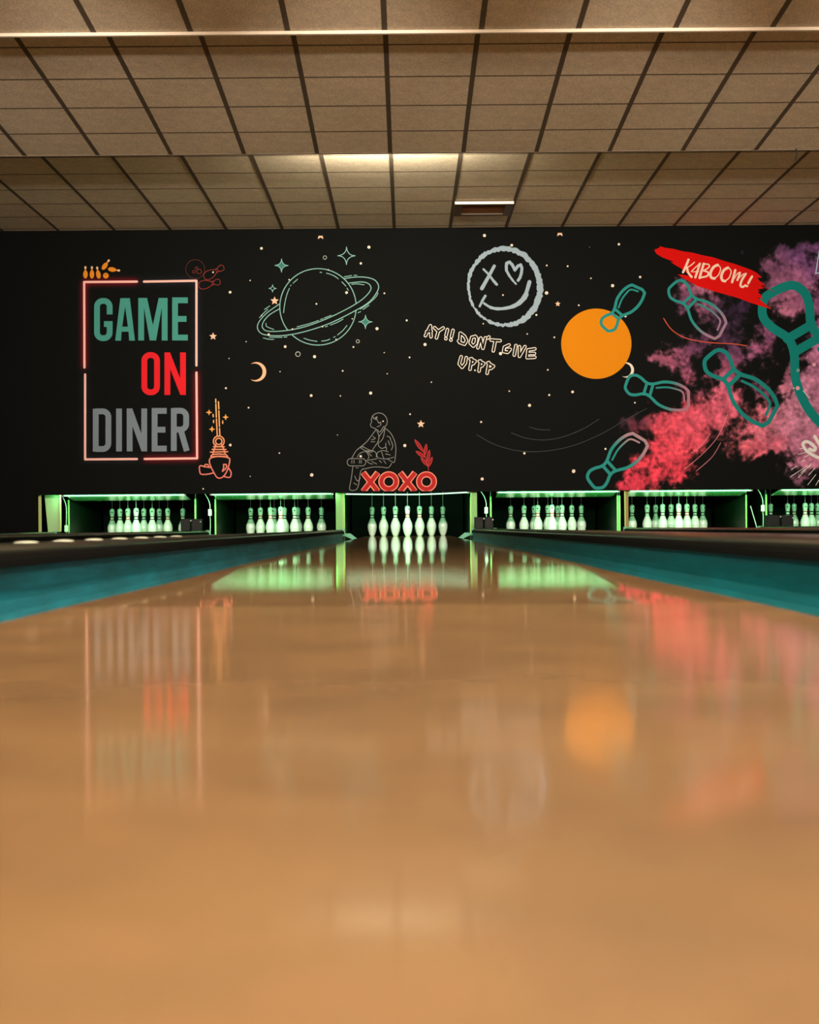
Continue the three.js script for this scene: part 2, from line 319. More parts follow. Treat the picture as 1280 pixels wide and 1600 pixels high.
    ink(C(70, 150, 140), 9.2, 'butt'); for (const [ch, x0, x1] of [['G', 147, 176], ['A', 180, 211], ['M', 216, 262], ['E', 269, 293.6]]) glyph(ch, x0, 466 - (x0 - 147) * 0.008, x1, 532.5 - (x0 - 147) * 0.008, 9.2);
    ink(C(226, 36, 46), 9.2, 'butt'); for (const [ch, x0, x1] of [['O', 221, 250], ['N', 257, 290.6]]) glyph(ch, x0, 550.5, x1, 617, 9.2);
    ink(C(118, 132, 144), 9.2, 'butt'); for (const [ch, x0, x1] of [['D', 145, 174], ['I', 181.4, 190.6], ['N', 198, 230], ['E', 237, 260.6], ['R', 267, 295.6]]) glyph(ch, x0, 638.5 - (x0 - 145) * 0.008, x1, 705.6 - (x0 - 145) * 0.008, 9.2);

    // ---- little orange pins and ball, red line ball and pins
    const P6 = (x, y) => [100 + x / 4.923, 390 + y / 4.923];
    const smallPin = (x, y, turn) => {
      const [px, py] = P6(x, y); g.save(); g.translate(px, py); g.rotate(turn); g.fillStyle = C(226, 140, 40);
      g.beginPath(); g.ellipse(0, 3, 3.6, 6.6, 0, 0, 7); g.fill(); g.beginPath(); g.moveTo(-1.6, -1); g.lineTo(-1, -5.4); g.lineTo(1, -5.4); g.lineTo(1.6, -1); g.fill();
      g.fillStyle = C(236, 196, 160); g.beginPath(); g.ellipse(0, -7.4, 1.8, 2.4, 0, 0, 7); g.fill(); g.restore();
    };
    smallPin(165, 175, 0); smallPin(215, 175, 0); smallPin(262, 177, -0.18); smallPin(322, 115, 0.62); smallPin(385, 155, 1.72);
    disc(...P6(322, 200), 4.5, C(228, 142, 40)); disc(...P6(315, 192), 0.7, C(90, 40, 10)); disc(...P6(325, 195), 0.7, C(90, 40, 10));
    const red = C(140, 52, 48); ring(...P6(1010, 150), 14.8, C(92, 44, 40), 0.9);
    ring(...P6(1020, 142), 2, red, 0.8); ring(...P6(1000, 170), 2.2, red, 0.8); ring(...P6(1040, 168), 3.6, red, 0.9);
    const outlinePin = [[0, 0], [0.03, 0.1], [0.14, 0.13], [0.3, 0.075], [0.4, 0.08], [0.6, 0.17], [0.8, 0.19], [0.95, 0.13], [1, 0], [0.95, -0.13], [0.8, -0.19], [0.6, -0.17], [0.4, -0.08], [0.3, -0.075], [0.14, -0.13], [0.03, -0.1]];
    const linePin = (hx, hy, bx, by, w) => {
      const [ax, ay] = P6(hx, hy), [cx, cy] = P6(bx, by), L = Math.hypot(cx - ax, cy - ay); g.save(); g.translate(ax, ay); g.rotate(Math.atan2(cy - ay, cx - ax)); ink(red, w);
      smooth(outlinePin.map((p) => [p[0] * L, p[1] * L]), true); g.stroke(); for (const q of [0.3, 0.38]) { line([[q * L, -0.09 * L], [q * L, 0.09 * L]]); g.stroke(); } g.restore();
    };
    linePin(1228, 132, 1078, 215, 1.1); linePin(1202, 246, 1036, 278, 1.1); disc(...P6(1147, 174), 1.4, white);

    // ---- spinning top with trail
    const K = from(300, 610, 10.667), grad = g.createLinearGradient(0, 620, 0, 750);
    grad.addColorStop(0, C(236, 190, 120)); grad.addColorStop(0.5, C(236, 160, 110)); grad.addColorStop(1, C(226, 118, 116));
    ink(grad, 2.1);
    for (const [a, b] of [[[396, 145], [398, 200]], [[400, 228], [407, 445]], [[408, 475], [422, 752]], [[442, 190], [448, 305]], [[448, 340], [458, 600]], [[460, 632], [466, 752]], [[352, 400], [356, 438]], [[360, 500], [361, 534]], [[512, 510], [513, 548]]]) { line(K([a, b])); g.stroke(); }
    for (const r of [8.4, 4.9]) { g.beginPath(); g.arc(341.9, 689.5, r, 0, 7); g.stroke(); }
    for (const p of [[[398, 900], [345, 1065]], [[500, 900], [557, 1065]], [[360, 938], [540, 938]], [[338, 982], [565, 982]], [[308, 1026], [596, 1020]], [[345, 1066], [450, 1058], [560, 1066]]]) { line(K(p)); g.stroke(); }
    smooth(K([[345, 1066], [320, 1102], [460, 1096], [592, 1102], [560, 1066]])); g.stroke();
    smooth(K([[290, 1165], [310, 1128], [380, 1106], [460, 1100], [560, 1108], [615, 1126], [630, 1150], [615, 1250], [570, 1370], [515, 1440], [465, 1460], [410, 1440], [340, 1320], [300, 1230]]), true); g.stroke();
    smooth(K([[312, 1282], [240, 1274], [150, 1254], [124, 1282], [138, 1378], [180, 1398], [270, 1394], [352, 1374]])); g.stroke();
    smooth(K([[204, 1274], [222, 1236], [268, 1240], [282, 1280]])); g.stroke();
    smooth(K([[606, 1290], [640, 1335], [654, 1390], [630, 1448], [540, 1436]])); g.stroke();
    line(K([[528, 1232], [568, 1232], [582, 1262], [555, 1310], [508, 1348], [528, 1290]]), true); g.stroke();
    for (const [x, y] of [[285, 365], [562, 445], [335, 645]]) sparkle(...K([[x, y]])[0], 4, C(232, 164, 84), 1.2, C(232, 164, 84));

    // ---- ringed planet
    const teal = C(132, 184, 176), cx = 497, cy = 479.4, R = 59.7;
    ring(cx, cy, R, teal, 1.5);
    const q = from(390, 370, 5.818);
    const outerFront = q([[270, 612], [160, 690], [88, 770], [72, 830], [110, 880], [200, 898], [330, 895], [500, 862], [720, 790], [960, 672], [1090, 590], [1160, 500], [1172, 440], [1130, 388], [1040, 366], [940, 368], [868, 380]]);
    const innerFront = q([[272, 655], [180, 710], [125, 775], [118, 825], [170, 858], [330, 852], [500, 818], [700, 745], [900, 648], [1010, 580], [1080, 515], [1105, 465], [1080, 425], [1020, 410], [905, 420]]);
    g.save(); g.beginPath(); const strip = [...outerFront.slice(6, 11), ...innerFront.slice(4, 10).reverse()]; strip.forEach((p, i) => (i ? g.lineTo(...p) : g.moveTo(...p))); g.closePath(); g.fillStyle = BG; g.fill(); g.restore();
    ink(teal, 1.5); smooth(outerFront); g.stroke(); smooth(innerFront); g.stroke();
    ink(teal, 1.3);
    for (const s of [[[310, 690], [318, 620], [338, 530], [362, 468]], [[372, 446], [378, 438]], [[395, 422], [436, 386]], [[640, 322], [656, 324]], [[700, 330], [760, 350], [808, 382]], [[840, 410], [876, 448]], [[886, 466], [898, 486]], [[495, 922], [550, 940], [614, 950]], [[655, 948], [700, 942], [730, 930]], [[764, 914], [780, 906]], [[800, 892], [850, 850], [885, 806]],
      [[432, 818], [540, 790], [628, 760]], [[645, 752], [668, 744]], [[680, 738], [742, 714]], [[690, 818], [710, 812]], [[735, 802], [800, 776], [850, 748]], [[90, 735], [130, 692], [165, 660]], [[136, 660], [184, 628]], [[150, 785], [156, 815], [220, 842]], [[180, 912], [296, 914]], [[124, 918], [170, 930], [220, 932]], [[315, 912], [340, 910]], [[930, 432], [980, 428], [1040, 436]], [[860, 364], [928, 352]], [[950, 350], [976, 350]], [[1006, 658], [1090, 600], [1150, 545], [1168, 510]], [[1032, 660], [1086, 622]], [[986, 690], [1010, 680]]]) { smooth(q(s)); g.stroke(); }
    for (const [x, y, r] of [[360, 390, 7], [717, 300, 6], [608, 610, 8], [390, 838, 7], [174, 888, 11], [664, 816, 7], [787, 933, 7], [934, 745, 6], [110, 715, 6]]) disc(...q([[x, y]])[0], r / 5.818, white);
    sparkle(541.5, 399.6, 13.6, teal, 1.3); sparkle(440, 414.8, 10.4, teal, 1.1, C(60, 120, 112)); sparkle(426, 450.6, 5.8, teal, 1.1); sparkle(571.2, 502.8, 10.6, teal, 1.1, C(60, 120, 112));
    ring(507.8, 402.4, 2.7, C(170, 180, 174), 1); ring(559.2, 533.3, 2.5, C(180, 186, 180), 1); ring(465.6, 553.2, 3.6, C(180, 186, 180), 1.1);
    star(429.2, 470, 7, C(240, 190, 160));

    // ---- seated figure, leaf and XOXO
    const b = from(500, 630, 5.818), grey = C(150, 152, 150);
    ink(grey, 0.95);
    for (const s of [[[466, 150], [482, 112], [520, 90], [566, 94], [600, 125], [612, 165], [600, 205], [575, 214]], [[466, 150], [471, 168], [460, 190], [466, 214], [494, 226], [512, 236]], [[480, 112], [490, 142]], [[490, 142], [520, 122], [505, 150]], [[505, 150], [512, 134], [524, 160], [536, 182]], [[536, 182], [552, 172], [550, 200], [520, 214]], [[512, 236], [526, 268], [538, 302]], [[590, 222], [568, 260], [538, 302]], [[575, 216], [545, 262], [524, 240]],
      [[588, 222], [640, 268], [674, 330], [690, 400], [686, 480], [676, 536], [650, 528], [612, 505]], [[510, 240], [470, 292], [430, 345], [378, 390]], [[590, 238], [576, 310], [550, 350]], [[538, 302], [526, 352], [480, 420]], [[378, 390], [330, 430], [300, 480], [286, 505]], [[336, 425], [366, 402], [400, 396]], [[388, 392], [440, 420], [482, 438]], [[372, 408], [420, 432], [470, 446]], [[340, 490], [362, 456], [410, 438], [480, 430], [515, 460], [512, 490]], [[512, 470], [532, 442], [575, 430], [620, 442]], [[515, 460], [530, 495], [600, 506], [672, 490]],
      [[540, 350], [530, 380], [560, 410], [600, 400], [605, 430]], [[600, 360], [598, 400]], [[420, 522], [470, 512], [522, 504]], [[392, 600], [480, 580], [560, 580], [622, 585], [652, 545]], [[300, 570], [286, 680], [270, 780], [318, 790], [346, 760], [360, 680], [370, 622], [392, 592]], [[316, 660], [340, 706], [368, 680]], [[308, 724], [336, 742]], [[326, 584], [350, 588]], [[610, 300], [636, 310], [644, 340]], [[650, 345], [662, 390], [648, 425]], [[480, 300], [505, 318]], [[465, 350], [500, 350]], [[470, 332], [500, 322]], [[430, 530], [455, 548], [480, 552]], [[470, 528], [516, 552]], [[540, 520], [560, 540]], [[580, 520], [600, 548]], [[596, 460], [640, 470]], [[560, 440], [580, 500]], [[620, 340], [636, 380]], [[420, 440], [445, 480], [436, 510]], [[430, 440], [470, 480]]]) { smooth(b(s)); g.stroke(); }
    g.beginPath(); g.roundRect(542.6, 716.4, 29, 11.4, 5.4); g.fillStyle = BG; g.fill(); g.stroke();
    for (const x of [290, 310, 360, 376]) { line(b([[x, 516], [x, 545]])); g.stroke(); }
    disc(...b([[371, 482]])[0], 2, white); disc(...b([[574, 163]])[0], 1.2, white); disc(...b([[760, 706]])[0], 2.2, C(226, 170, 130));
    const leaf = (x0, y0, x1, y1, w) => { const [[ax, ay], [ex, ey]] = b([[x0, y0], [x1, y1]]), nx = -(ey - ay), ny = ex - ax, L = Math.hypot(nx, ny); g.beginPath(); g.moveTo(ax, ay); g.quadraticCurveTo((ax + ex) / 2 + nx / L * w, (ay + ey) / 2 + ny / L * w, ex, ey); g.quadraticCurveTo((ax + ex) / 2 - nx / L * w, (ay + ey) / 2 - ny / L * w, ax, ay); g.fillStyle = C(140, 34, 40); g.fill(); ink(C(196, 66, 66), 0.8); g.stroke(); };
    leaf(940, 440, 862, 330, 5); leaf(955, 490, 872, 435, 5); leaf(955, 470, 968, 370, 4.6); leaf(978, 530, 996, 425, 4.6); leaf(980, 570, 918, 492, 4.8); leaf(984, 580, 1022, 488, 4.6);
    ink(C(190, 56, 56), 1); smooth(b([[988, 612], [980, 560], [955, 480], [938, 430]])); g.stroke();
    g.save(); g.beginPath(); g.rect(540, 735.5, 160, 31.6); g.clip();
    for (const [color, w] of [[C(242, 150, 128), 9.4], [C(176, 42, 42), 6.2]]) {
      ink(color, w, 'butt');
      for (const x of [579, 637]) { const t = w > 8 ? 0 : 0.8; line([[x - 11.5, 738 + t], [x + 11.5, 768 - t]]); g.stroke(); line([[x + 11.5, 738 + t], [x - 11.5, 768 - t]]); g.stroke(); }
      for (const x of [607.6, 666.6]) { g.beginPath(); g.ellipse(x, 752.4, 11.6, 11.4, 0, 0, 7); g.stroke(); }
    }
    g.restore();

    // ---- smiley
    const sm = from(710, 370, 8), chalk = C(150, 170, 184);
    g.fillStyle = chalk; g.beginPath();
    for (let i = 0; i <= 240; i++) { const a = i / 240 * Math.PI * 2, r = 478 + fbm(Math.cos(a) * 6, Math.sin(a) * 6, 4) * 22 + Math.sin(a * 2 - 0.4) * 6, p = sm([[634 + Math.cos(a) * r, 624 + Math.sin(a) * r * 1.05]])[0]; if (i) g.lineTo(...p); else g.moveTo(...p); }
    for (let i = 240; i >= 0; i--) { const a = i / 240 * Math.PI * 2, r = 420 + fbm(Math.cos(a) * 7 + 5, Math.sin(a) * 7, 4) * 20 - Math.cos(a + 0.5) * 12, p = sm([[624 + Math.cos(a) * r, 622 + Math.sin(a) * r * 1.07]])[0]; if (i < 240) g.lineTo(...p); else g.moveTo(...p); }
    g.fill('evenodd');
    const brush = (pts, w0, w1) => { const p = sm(pts); for (let i = 0; i + 1 < p.length; i++) { ink(chalk, w0 + (w1 - w0) * (i + 0.5) / (p.length - 1)); line([p[i], p[i + 1]]); g.stroke(); } };
    brush([[500, 365], [460, 440], [410, 530], [365, 610], [345, 645]], 4.8, 6.2); brush([[365, 405], [430, 470], [490, 550], [530, 595]], 3.2, 4.6);
    brush([[650, 372], [655, 330], [690, 315], [725, 350], [758, 415], [795, 365], [830, 350], [845, 390], [840, 450], [822, 510], [798, 545]], 5, 4.6); brush([[650, 365], [652, 420], [690, 490], [735, 550], [772, 590]], 5, 2.6);
    brush([[388, 738], [350, 800], [318, 868]], 4.4, 3.4); brush([[370, 830], [430, 870], [500, 895], [600, 898], [700, 878], [780, 842], [850, 780], [900, 700], [925, 620], [940, 565]], 3.6, 6.4); brush([[450, 890], [540, 908], [640, 900], [740, 880], [820, 840], [890, 770], [915, 720]], 3, 4);

    // ---- AY!! DON'T GIVE UPPP
    const t6 = from(640, 490, 5.818), words = [
      [[145, 200], [190, 110], [196, 210]], [[155, 165], [198, 160]], [[228, 128], [262, 160], [306, 130]], [[262, 160], [245, 220]], [[345, 145], [332, 200]], [[330, 226], [331, 228]], [[395, 152], [382, 210]], [[376, 238], [377, 240]],
      [[462, 178], [456, 262], [500, 278], [520, 245], [500, 205], [464, 178]], [[446, 248], [458, 262]], [[600, 208], [566, 215], [552, 268], [580, 295], [606, 268], [612, 225], [598, 206]], [[622, 310], [648, 222], [668, 315], [690, 220]], [[712, 222], [722, 212]], [[742, 240], [824, 246]], [[780, 246], [762, 338]],
      [[905, 285], [862, 305], [856, 345], [892, 352], [916, 325], [884, 325]], [[968, 290], [952, 376]], [[1000, 300], [1000, 388], [1050, 300]], [[1140, 320], [1078, 330], [1070, 400], [1140, 396]], [[1076, 362], [1136, 362]],
      [[470, 392], [452, 455], [478, 488], [508, 450], [516, 400]], [[566, 410], [550, 505]], [[552, 412], [598, 432], [580, 455], [560, 458]], [[646, 430], [632, 522]], [[634, 432], [676, 452], [660, 476], [640, 478]], [[722, 445], [706, 542]], [[712, 448], [764, 478], [740, 498], [716, 498]]];
    for (const [color, w] of [[C(236, 228, 218), 5.4], [C(16, 17, 16), 2.7]]) { ink(color, w); for (const s of words) { line(t6(s)); g.stroke(); } }
    for (const [x, y, r] of [[828, 363, 15], [595, 515, 8]]) disc(...t6([[x, y]])[0], r / 5.818, white);

    // ---- plain orange ball, sweeping lines
    disc(932, 537, 55, C(212, 130, 14));
    const arcs = from(620, 340, 3.6375); ink(C(66, 72, 72), 0.9);
    for (const s of [[[455, 1233], [560, 1290], [700, 1326], [850, 1326], [1000, 1296], [1160, 1230], [1300, 1150], [1420, 1085]], [[650, 1222], [740, 1254], [850, 1263], [950, 1244], [1060, 1200], [1150, 1145]], [[756, 1190], [810, 1204], [872, 1206]]]) { smooth(arcs(s)); g.stroke(); }
    const a4 = from(860, 340, 3.0476);
    ink(C(200, 84, 60), 1.5); smooth(a4([[540, 480], [580, 535], [650, 575], [760, 595], [860, 600], [935, 610]])); g.stroke();
    ink(C(214, 130, 140), 1); for (const s of [[[846, 935], [800, 1040], [720, 1130], [640, 1196]], [[812, 1072], [770, 1140], [696, 1206]], [[762, 1028], [720, 1085], [672, 1120]]]) { smooth(a4(s)); g.stroke(); }

    // ---- big outlined pins
    const body = [[0.0, 0.04], [0.02, 0.1], [0.1, 0.15], [0.19, 0.135], [0.3, 0.085], [0.4, 0.1], [0.55, 0.175], [0.72, 0.2], [0.86, 0.18], [0.98, 0.135], [1.0, 0.06], [0.94, -0.14], [0.86, -0.18], [0.72, -0.2], [0.55, -0.175], [0.4, -0.1], [0.3, -0.085], [0.19, -0.135], [0.1, -0.15], [0.02, -0.1]];
    const bigPin = (hx, hy, bx, by, w, color, faded) => {
      const L = Math.hypot(bx - hx, by - hy); g.save(); g.translate(hx, hy); g.rotate(Math.atan2(by - hy, bx - hx));
      let style = color; if (faded) { style = g.createLinearGradient(0, 0, L, 0); style.addColorStop(0, color); style.addColorStop(faded[1], color); style.addColorStop(Math.min(1, faded[1] + 0.25), faded[0]); }
      ink(style, w); const p = body.map((v) => [v[0] * L, v[1] * L]); smooth(p.slice(0, 10)); line([...p.slice(9, 12)]); g.stroke(); smooth([...p.slice(11), ...p.slice(0, 10)]); g.stroke();
      for (const s of [0.3, 0.395]) { line([[s * L, -0.09 * L], [s * L, 0.09 * L]]); g.stroke(); }
      ink(style, w * 0.62); smooth([[0.46, -0.055], [0.6, -0.105], [0.74, -0.12], [0.86, -0.1], [0.92, 0.02]].map((v) => [v[0] * L, v[1] * L])); g.stroke(); g.restore();
    };
    const green = C(40, 136, 132);
    bigPin(945, 513, 1000, 449, 4.6, green); bigPin(1051, 445, 1129, 520, 4.4, green, [C(150, 120, 140), 0.6]);
    bigPin(1109, 555, 1207, 654, 6.4, C(24, 124, 120)); bigPin(979, 598, 1078, 627, 4.6, green, [C(160, 110, 130), 0.62]); bigPin(924, 756, 1004, 684, 5, green, [C(160, 130, 140), 0.6]);
    bigPin(1212, 454, 1338, 668, 14, C(14, 122, 116));

    // ---- red brush with KABOOM!
    const kb = from(1010, 370, 6.095); g.fillStyle = C(206, 14, 10);
    line(kb([[75, 125], [130, 100], [128, 88], [180, 104], [260, 115], [350, 138], [440, 150], [540, 176], [640, 195], [750, 232], [850, 260], [940, 292], [1000, 315], [1050, 340], [1064, 352], [1102, 388], [1058, 392], [1080, 420], [1142, 466], [1090, 462], [1120, 490], [1062, 500], [1080, 520], [1060, 525], [1090, 548], [1110, 592], [1060, 580], [1110, 620], [1198, 690], [1100, 662], [1000, 630], [880, 585], [760, 550], [650, 520], [560, 490], [490, 470], [420, 430], [340, 385], [298, 358], [360, 362], [420, 372], [330, 300], [270, 265], [232, 238], [262, 236], [160, 200], [100, 165]]), true); g.fill();
    ink(C(180, 14, 14), 0.7); for (const s of [[[1080, 462], [1220, 520]], [[1000, 440], [1110, 475]]]) { line(kb(s)); g.stroke(); }
    const cream = C(236, 206, 186), kk = (pts, w) => { ink(cream, w); smooth(kb(pts)); g.stroke(); };
    kk([[402, 218], [378, 280], [350, 338]], 3.6); kk([[460, 242], [420, 275], [385, 292]], 1.8); kk([[388, 292], [400, 340], [432, 382]], 3.6); kk([[430, 330], [470, 290], [508, 256]], 1.8); kk([[510, 256], [490, 320], [468, 386]], 3.6); kk([[440, 334], [500, 330]], 1.6);
    kk([[548, 256], [528, 320], [508, 392]], 3.8); kk([[540, 258], [590, 262], [598, 290], [545, 322]], 2.2); kk([[545, 322], [588, 338], [582, 372], [520, 388]], 3); kk([[680, 268], [640, 290], [612, 345], [620, 388], [650, 396]], 4.2); kk([[650, 396], [690, 360], [708, 300], [684, 268]], 1.8); kk([[778, 294], [740, 318], [716, 370], [724, 412], [750, 422]], 4.2); kk([[750, 422], [790, 388], [808, 326], [782, 294]], 1.8);
    kk([[848, 318], [834, 370], [818, 432]], 3.8); kk([[838, 400], [868, 350], [892, 340]], 1.6); kk([[892, 342], [880, 380], [868, 412]], 3.4); kk([[876, 400], [915, 362], [948, 350]], 1.8); kk([[948, 352], [912, 410], [898, 460], [916, 478], [944, 462]], 3.6); kk([[1008, 378], [988, 412], [972, 442]], 3.6); disc(...kb([[960, 469]])[0], 2, cream);

    // ---- script, splash rays and the corner of a drawing at the photo's right edge
    const sc = from(1180, 560, 7.27), splash = C(222, 222, 220);
    ink(splash, 1); for (const [x0, y0, x1, y1] of [[400, 1345, 590, 1222], [490, 1355, 640, 1190], [415, 1262, 475, 1222], [490, 1090, 590, 1062], [520, 1295, 640, 1210], [560, 1120, 610, 1098], [600, 1435, 690, 1320], [525, 1175, 560, 1150], [610, 1325, 680, 1245], [690, 1440, 727, 1380], [545, 365, 620, 450], [510, 1028, 540, 1020]]) { line(sc([[x0, y0], [x1, y1]])); g.stroke(); }
    ink(splash, 5); smooth(sc([[620, 1030], [670, 1045], [682, 1010], [610, 950], [560, 950], [548, 990], [600, 1060], [727, 1128], [820, 1120], [900, 1000]])); g.stroke(); smooth(sc([[678, 885], [740, 980], [830, 1040]])); g.stroke();
    disc(...sc([[485, 337]])[0], 3.2, C(214, 160, 176)); disc(...sc([[440, 337]])[0], 1.4, C(214, 160, 176)); disc(...sc([[490, 135]])[0], 2.8, C(120, 150, 150)); disc(...sc([[670, 70]])[0], 3, C(214, 160, 176));
    ink(C(170, 214, 226), 1.6, 'butt'); line([[1281, 388], [1275, 427], [1330, 424]]); g.stroke();
  }

  for (let i = 0; i < PANELS; i++) {
    const x0 = left + i * W / PANELS, canvas = document.createElement('canvas');
    canvas.width = cw; canvas.height = ch;
    const g = canvas.getContext('2d');
    g.scale(k, k); g.translate(-x0, top - EYE); g.scale(1 / PXM, 1 / PXM); g.rotate(-ROLL); g.translate(-VPX, -VPY);
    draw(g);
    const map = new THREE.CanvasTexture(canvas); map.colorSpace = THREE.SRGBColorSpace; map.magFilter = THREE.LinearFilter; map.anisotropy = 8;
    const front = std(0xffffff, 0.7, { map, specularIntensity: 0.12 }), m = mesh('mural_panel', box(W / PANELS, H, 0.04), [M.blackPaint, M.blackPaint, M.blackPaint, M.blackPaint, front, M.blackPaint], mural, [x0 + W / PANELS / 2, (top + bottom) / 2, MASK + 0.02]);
    m.userData.label = i ? 'smiley, orange ball, outlined pins and pink clouds on black' : 'neon GAME ON DINER sign, planet and seated figure on black';
  }
  mesh('side_panel', box(left - WEST, top + 0.2, 0.04), M.blackPaint, mural, [(left + WEST) / 2, (top - 0.2) / 2, MASK + 0.02]);
  mesh('drop_panel', box(0.07, MASK_BOTTOM - 0.06, 0.04), M.blackPaint, mural, [left + 0.035, (MASK_BOTTOM + 0.06) / 2, MASK + 0.02]);
}

// ------------------------------------------------------------------ lanes with gutters
const SLOPE = [[0.0, 0.0], [0.02, 0.021], [0.0246, 0.0276], [0.0267, 0.0335], [0.0407, 0.0368], [0.0485, 0.0508], [0.0541, 0.0592], [0.0985, 0.0935], [0.15, 0.15], [1, 1]];
function waviness() {                                                          // the old boards dip and swell by a millimetre or two
  const n = 1925, h = new Float32Array(n + 1);
  const theta = (z) => {
    const a = EYE / z; let i = 0; while (i + 2 < SLOPE.length && SLOPE[i + 1][0] < a) i++;
    const [a0, r0] = SLOPE[i], [a1, r1] = SLOPE[i + 1], t = (a - a0) / (a1 - a0);
    const fade = Math.min(1, Math.max(0, (z - 0.75) / 0.35));
    return z > 7 ? 0 : fade * (r0 + (r1 - r0) * t - a) / 2;
  };
  const raw = [...Array(n + 1)].map((_, i) => theta(Math.max(0.4, i * 0.01)));
  for (let i = 1; i <= n; i++) { let s = 0, c = 0; const w = Math.min(34, Math.floor(14 + i / 16)); for (let j = -w; j <= w; j++) { const q = raw[i + j], m = w + 1 - Math.abs(j); if (q !== undefined) { s += q * m; c += m; } } h[i] = h[i - 1] + s / c * 0.01; }
  return (z) => { const f = Math.max(0, Math.min(n - 1e-3, z * 100)), i = Math.floor(f); return (h[i] + (h[i + 1] - h[i]) * (f - i)); };
}
const wave = waviness();
const shift = wave(8);
const laneGeometry = (wavy, z0, z1) => {
  const g = new THREE.BoxGeometry(LANE_HALF * 2, 0.06, z1 - z0, 1, 1, wavy ? Math.round((z1 - z0) * 60) : 2).translate(0, -0.03, -(z0 + z1) / 2);
  const p = g.attributes.position, uv = g.attributes.uv;
  for (let i = 0; i < p.count; i++) {
    if (wavy && p.getY(i) > -0.01) { const z = -p.getZ(i); p.setY(i, (wave(z) - shift)); }
    uv.setXY(i, 0.5 + p.getX(i) / 2.1, p.getZ(i) / 2.1);
  }
  g.computeVertexNormals();
  return g;
};
const HEADS = 2.25;
const GUTTER_SHAPE = (() => {
  const pts = [[LANE_HALF, -0.008]], n = 12;
  for (let i = 0; i <= n; i++) { const a = Math.PI * (1 - i / n * 0.97); pts.push([LANE_HALF + 0.1175 + Math.cos(a) * 0.1145, -0.01 + Math.sin(-a) * 0.088]); }
  pts.push([GUTTER_OUT, 0.045], [GUTTER_OUT + 0.004, 0.045], [GUTTER_OUT + 0.004, -0.03]);
  for (let i = 8; i >= 0; i--) { const a = Math.PI * (1 - i / 8); pts.push([LANE_HALF + 0.1175 + Math.cos(a) * (i === 0 ? 0.1175 : 0.127), -0.02 + Math.sin(-a) * 0.1]); }
  return pts;
})();
const mirror = (pts) => pts.map(([x, y]) => [-x, y]).reverse();
const LANE_LOOK = ['tan bowling lane with teal gutters below the GAME ON DINER sign', 'tan bowling lane with teal gutters just left of the middle lane', 'wide glossy tan bowling lane filling the foreground with teal gutters', 'tan bowling lane with teal gutters just right of the middle lane', 'tan bowling lane with teal gutters below the pink clouds', "tan bowling lane with teal gutters at the photo's right edge"];
const GUTTER_END = 17.15, JOINT = 10.5;
const gutterGeos = [GUTTER_SHAPE, mirror(GUTTER_SHAPE)].map((s) => [prism(s, JOINT - 0.02), prism(s.map(([x, y]) => [x, y + 0.0003]), GUTTER_END - JOINT)]);
const flatGutter = [1, -1].map((s) => box(GUTTER_OUT - LANE_HALF - 0.006, 0.01, TAIL - GUTTER_END + 0.6).translate(s * (GUTTER_OUT + LANE_HALF) / 2, -0.095, 0));
const endCap = [1, -1].map((s) => { const pts = [[0.56, -0.04], [0.6, -0.045], [GUTTER_OUT, 0.03], [GUTTER_OUT, 0.045], [GUTTER_OUT - 0.1, 0.045]]; return prism(s > 0 ? pts : mirror(pts), 0.05); });
LANES.forEach((x, i) => {
  const lane = thing('bowling_lane', LANE_LOOK[i], 'bowling lane', [x, 0, 0], 'bowling lanes side by side');
  mesh('lane_surface', laneGeometry(i === 2, HEADS, TAIL), M.lane, lane);
  mesh('lane_head', laneGeometry(i === 2, 0, HEADS), M.laneHead, lane);
  for (const s of [0, 1]) {
    const g = mesh('gutter', gutterGeos[s][0], i === 2 && s === 1 ? M.gutterOld : M.gutter, lane);
    mesh('gutter_section', gutterGeos[s][1], M.gutter, g, [0, 0, JOINT]);
    mesh('gutter_end', endCap[s], M.gutterEnd, g, [0, 0, GUTTER_END + 0.02]);
    mesh('flat_gutter', flatGutter[s], M.boxBlack, lane, [0, 0, (GUTTER_END + TAIL + 0.6) / 2]);
  }
});

// ------------------------------------------------------------------ divider caps between the lanes
function capShape(a, b) {                                                       // rounded rubber-edged cap from x = a to b
  const y0 = 0.0455, y1 = 0.09, r = Math.min(0.045, (b - a) / 2), pts = [[a, y0]];
  for (let i = 0; i <= 6; i++) { const t = Math.PI / 2 * i / 6; pts.push([a + r * 0.7 * (1 - Math.cos(t)), y1 - 0.047 * 0.85 * (1 - Math.sin(t))]); }
  for (let i = 6; i >= 0; i--) { const t = Math.PI / 2 * i / 6; pts.push([b - r * 0.7 * (1 - Math.cos(t)), y1 - 0.047 * 0.85 * (1 - Math.sin(t))]); }
  pts.push([b, y0]);
  return pts.reverse();
}
const CAPS = [[-4.42, -4.11, 'dark divider cap left of the leftmost lane'], [-2.61, -2.32, 'wide dark divider cap ending at the control box below the crescent moon'], [-0.83, -0.74, 'narrow dark divider cap with pale ovals left of the middle lane'], [0.75, 1.04, 'wide dark glossy divider cap right of the middle lane'], [2.53, 2.62, 'narrow dark divider cap between the lanes below the pink clouds'], [4.1, 4.4, "wide dark divider cap near the photo's right edge"], [5.9, 6.2, 'dark divider cap beyond the rightmost lane']];
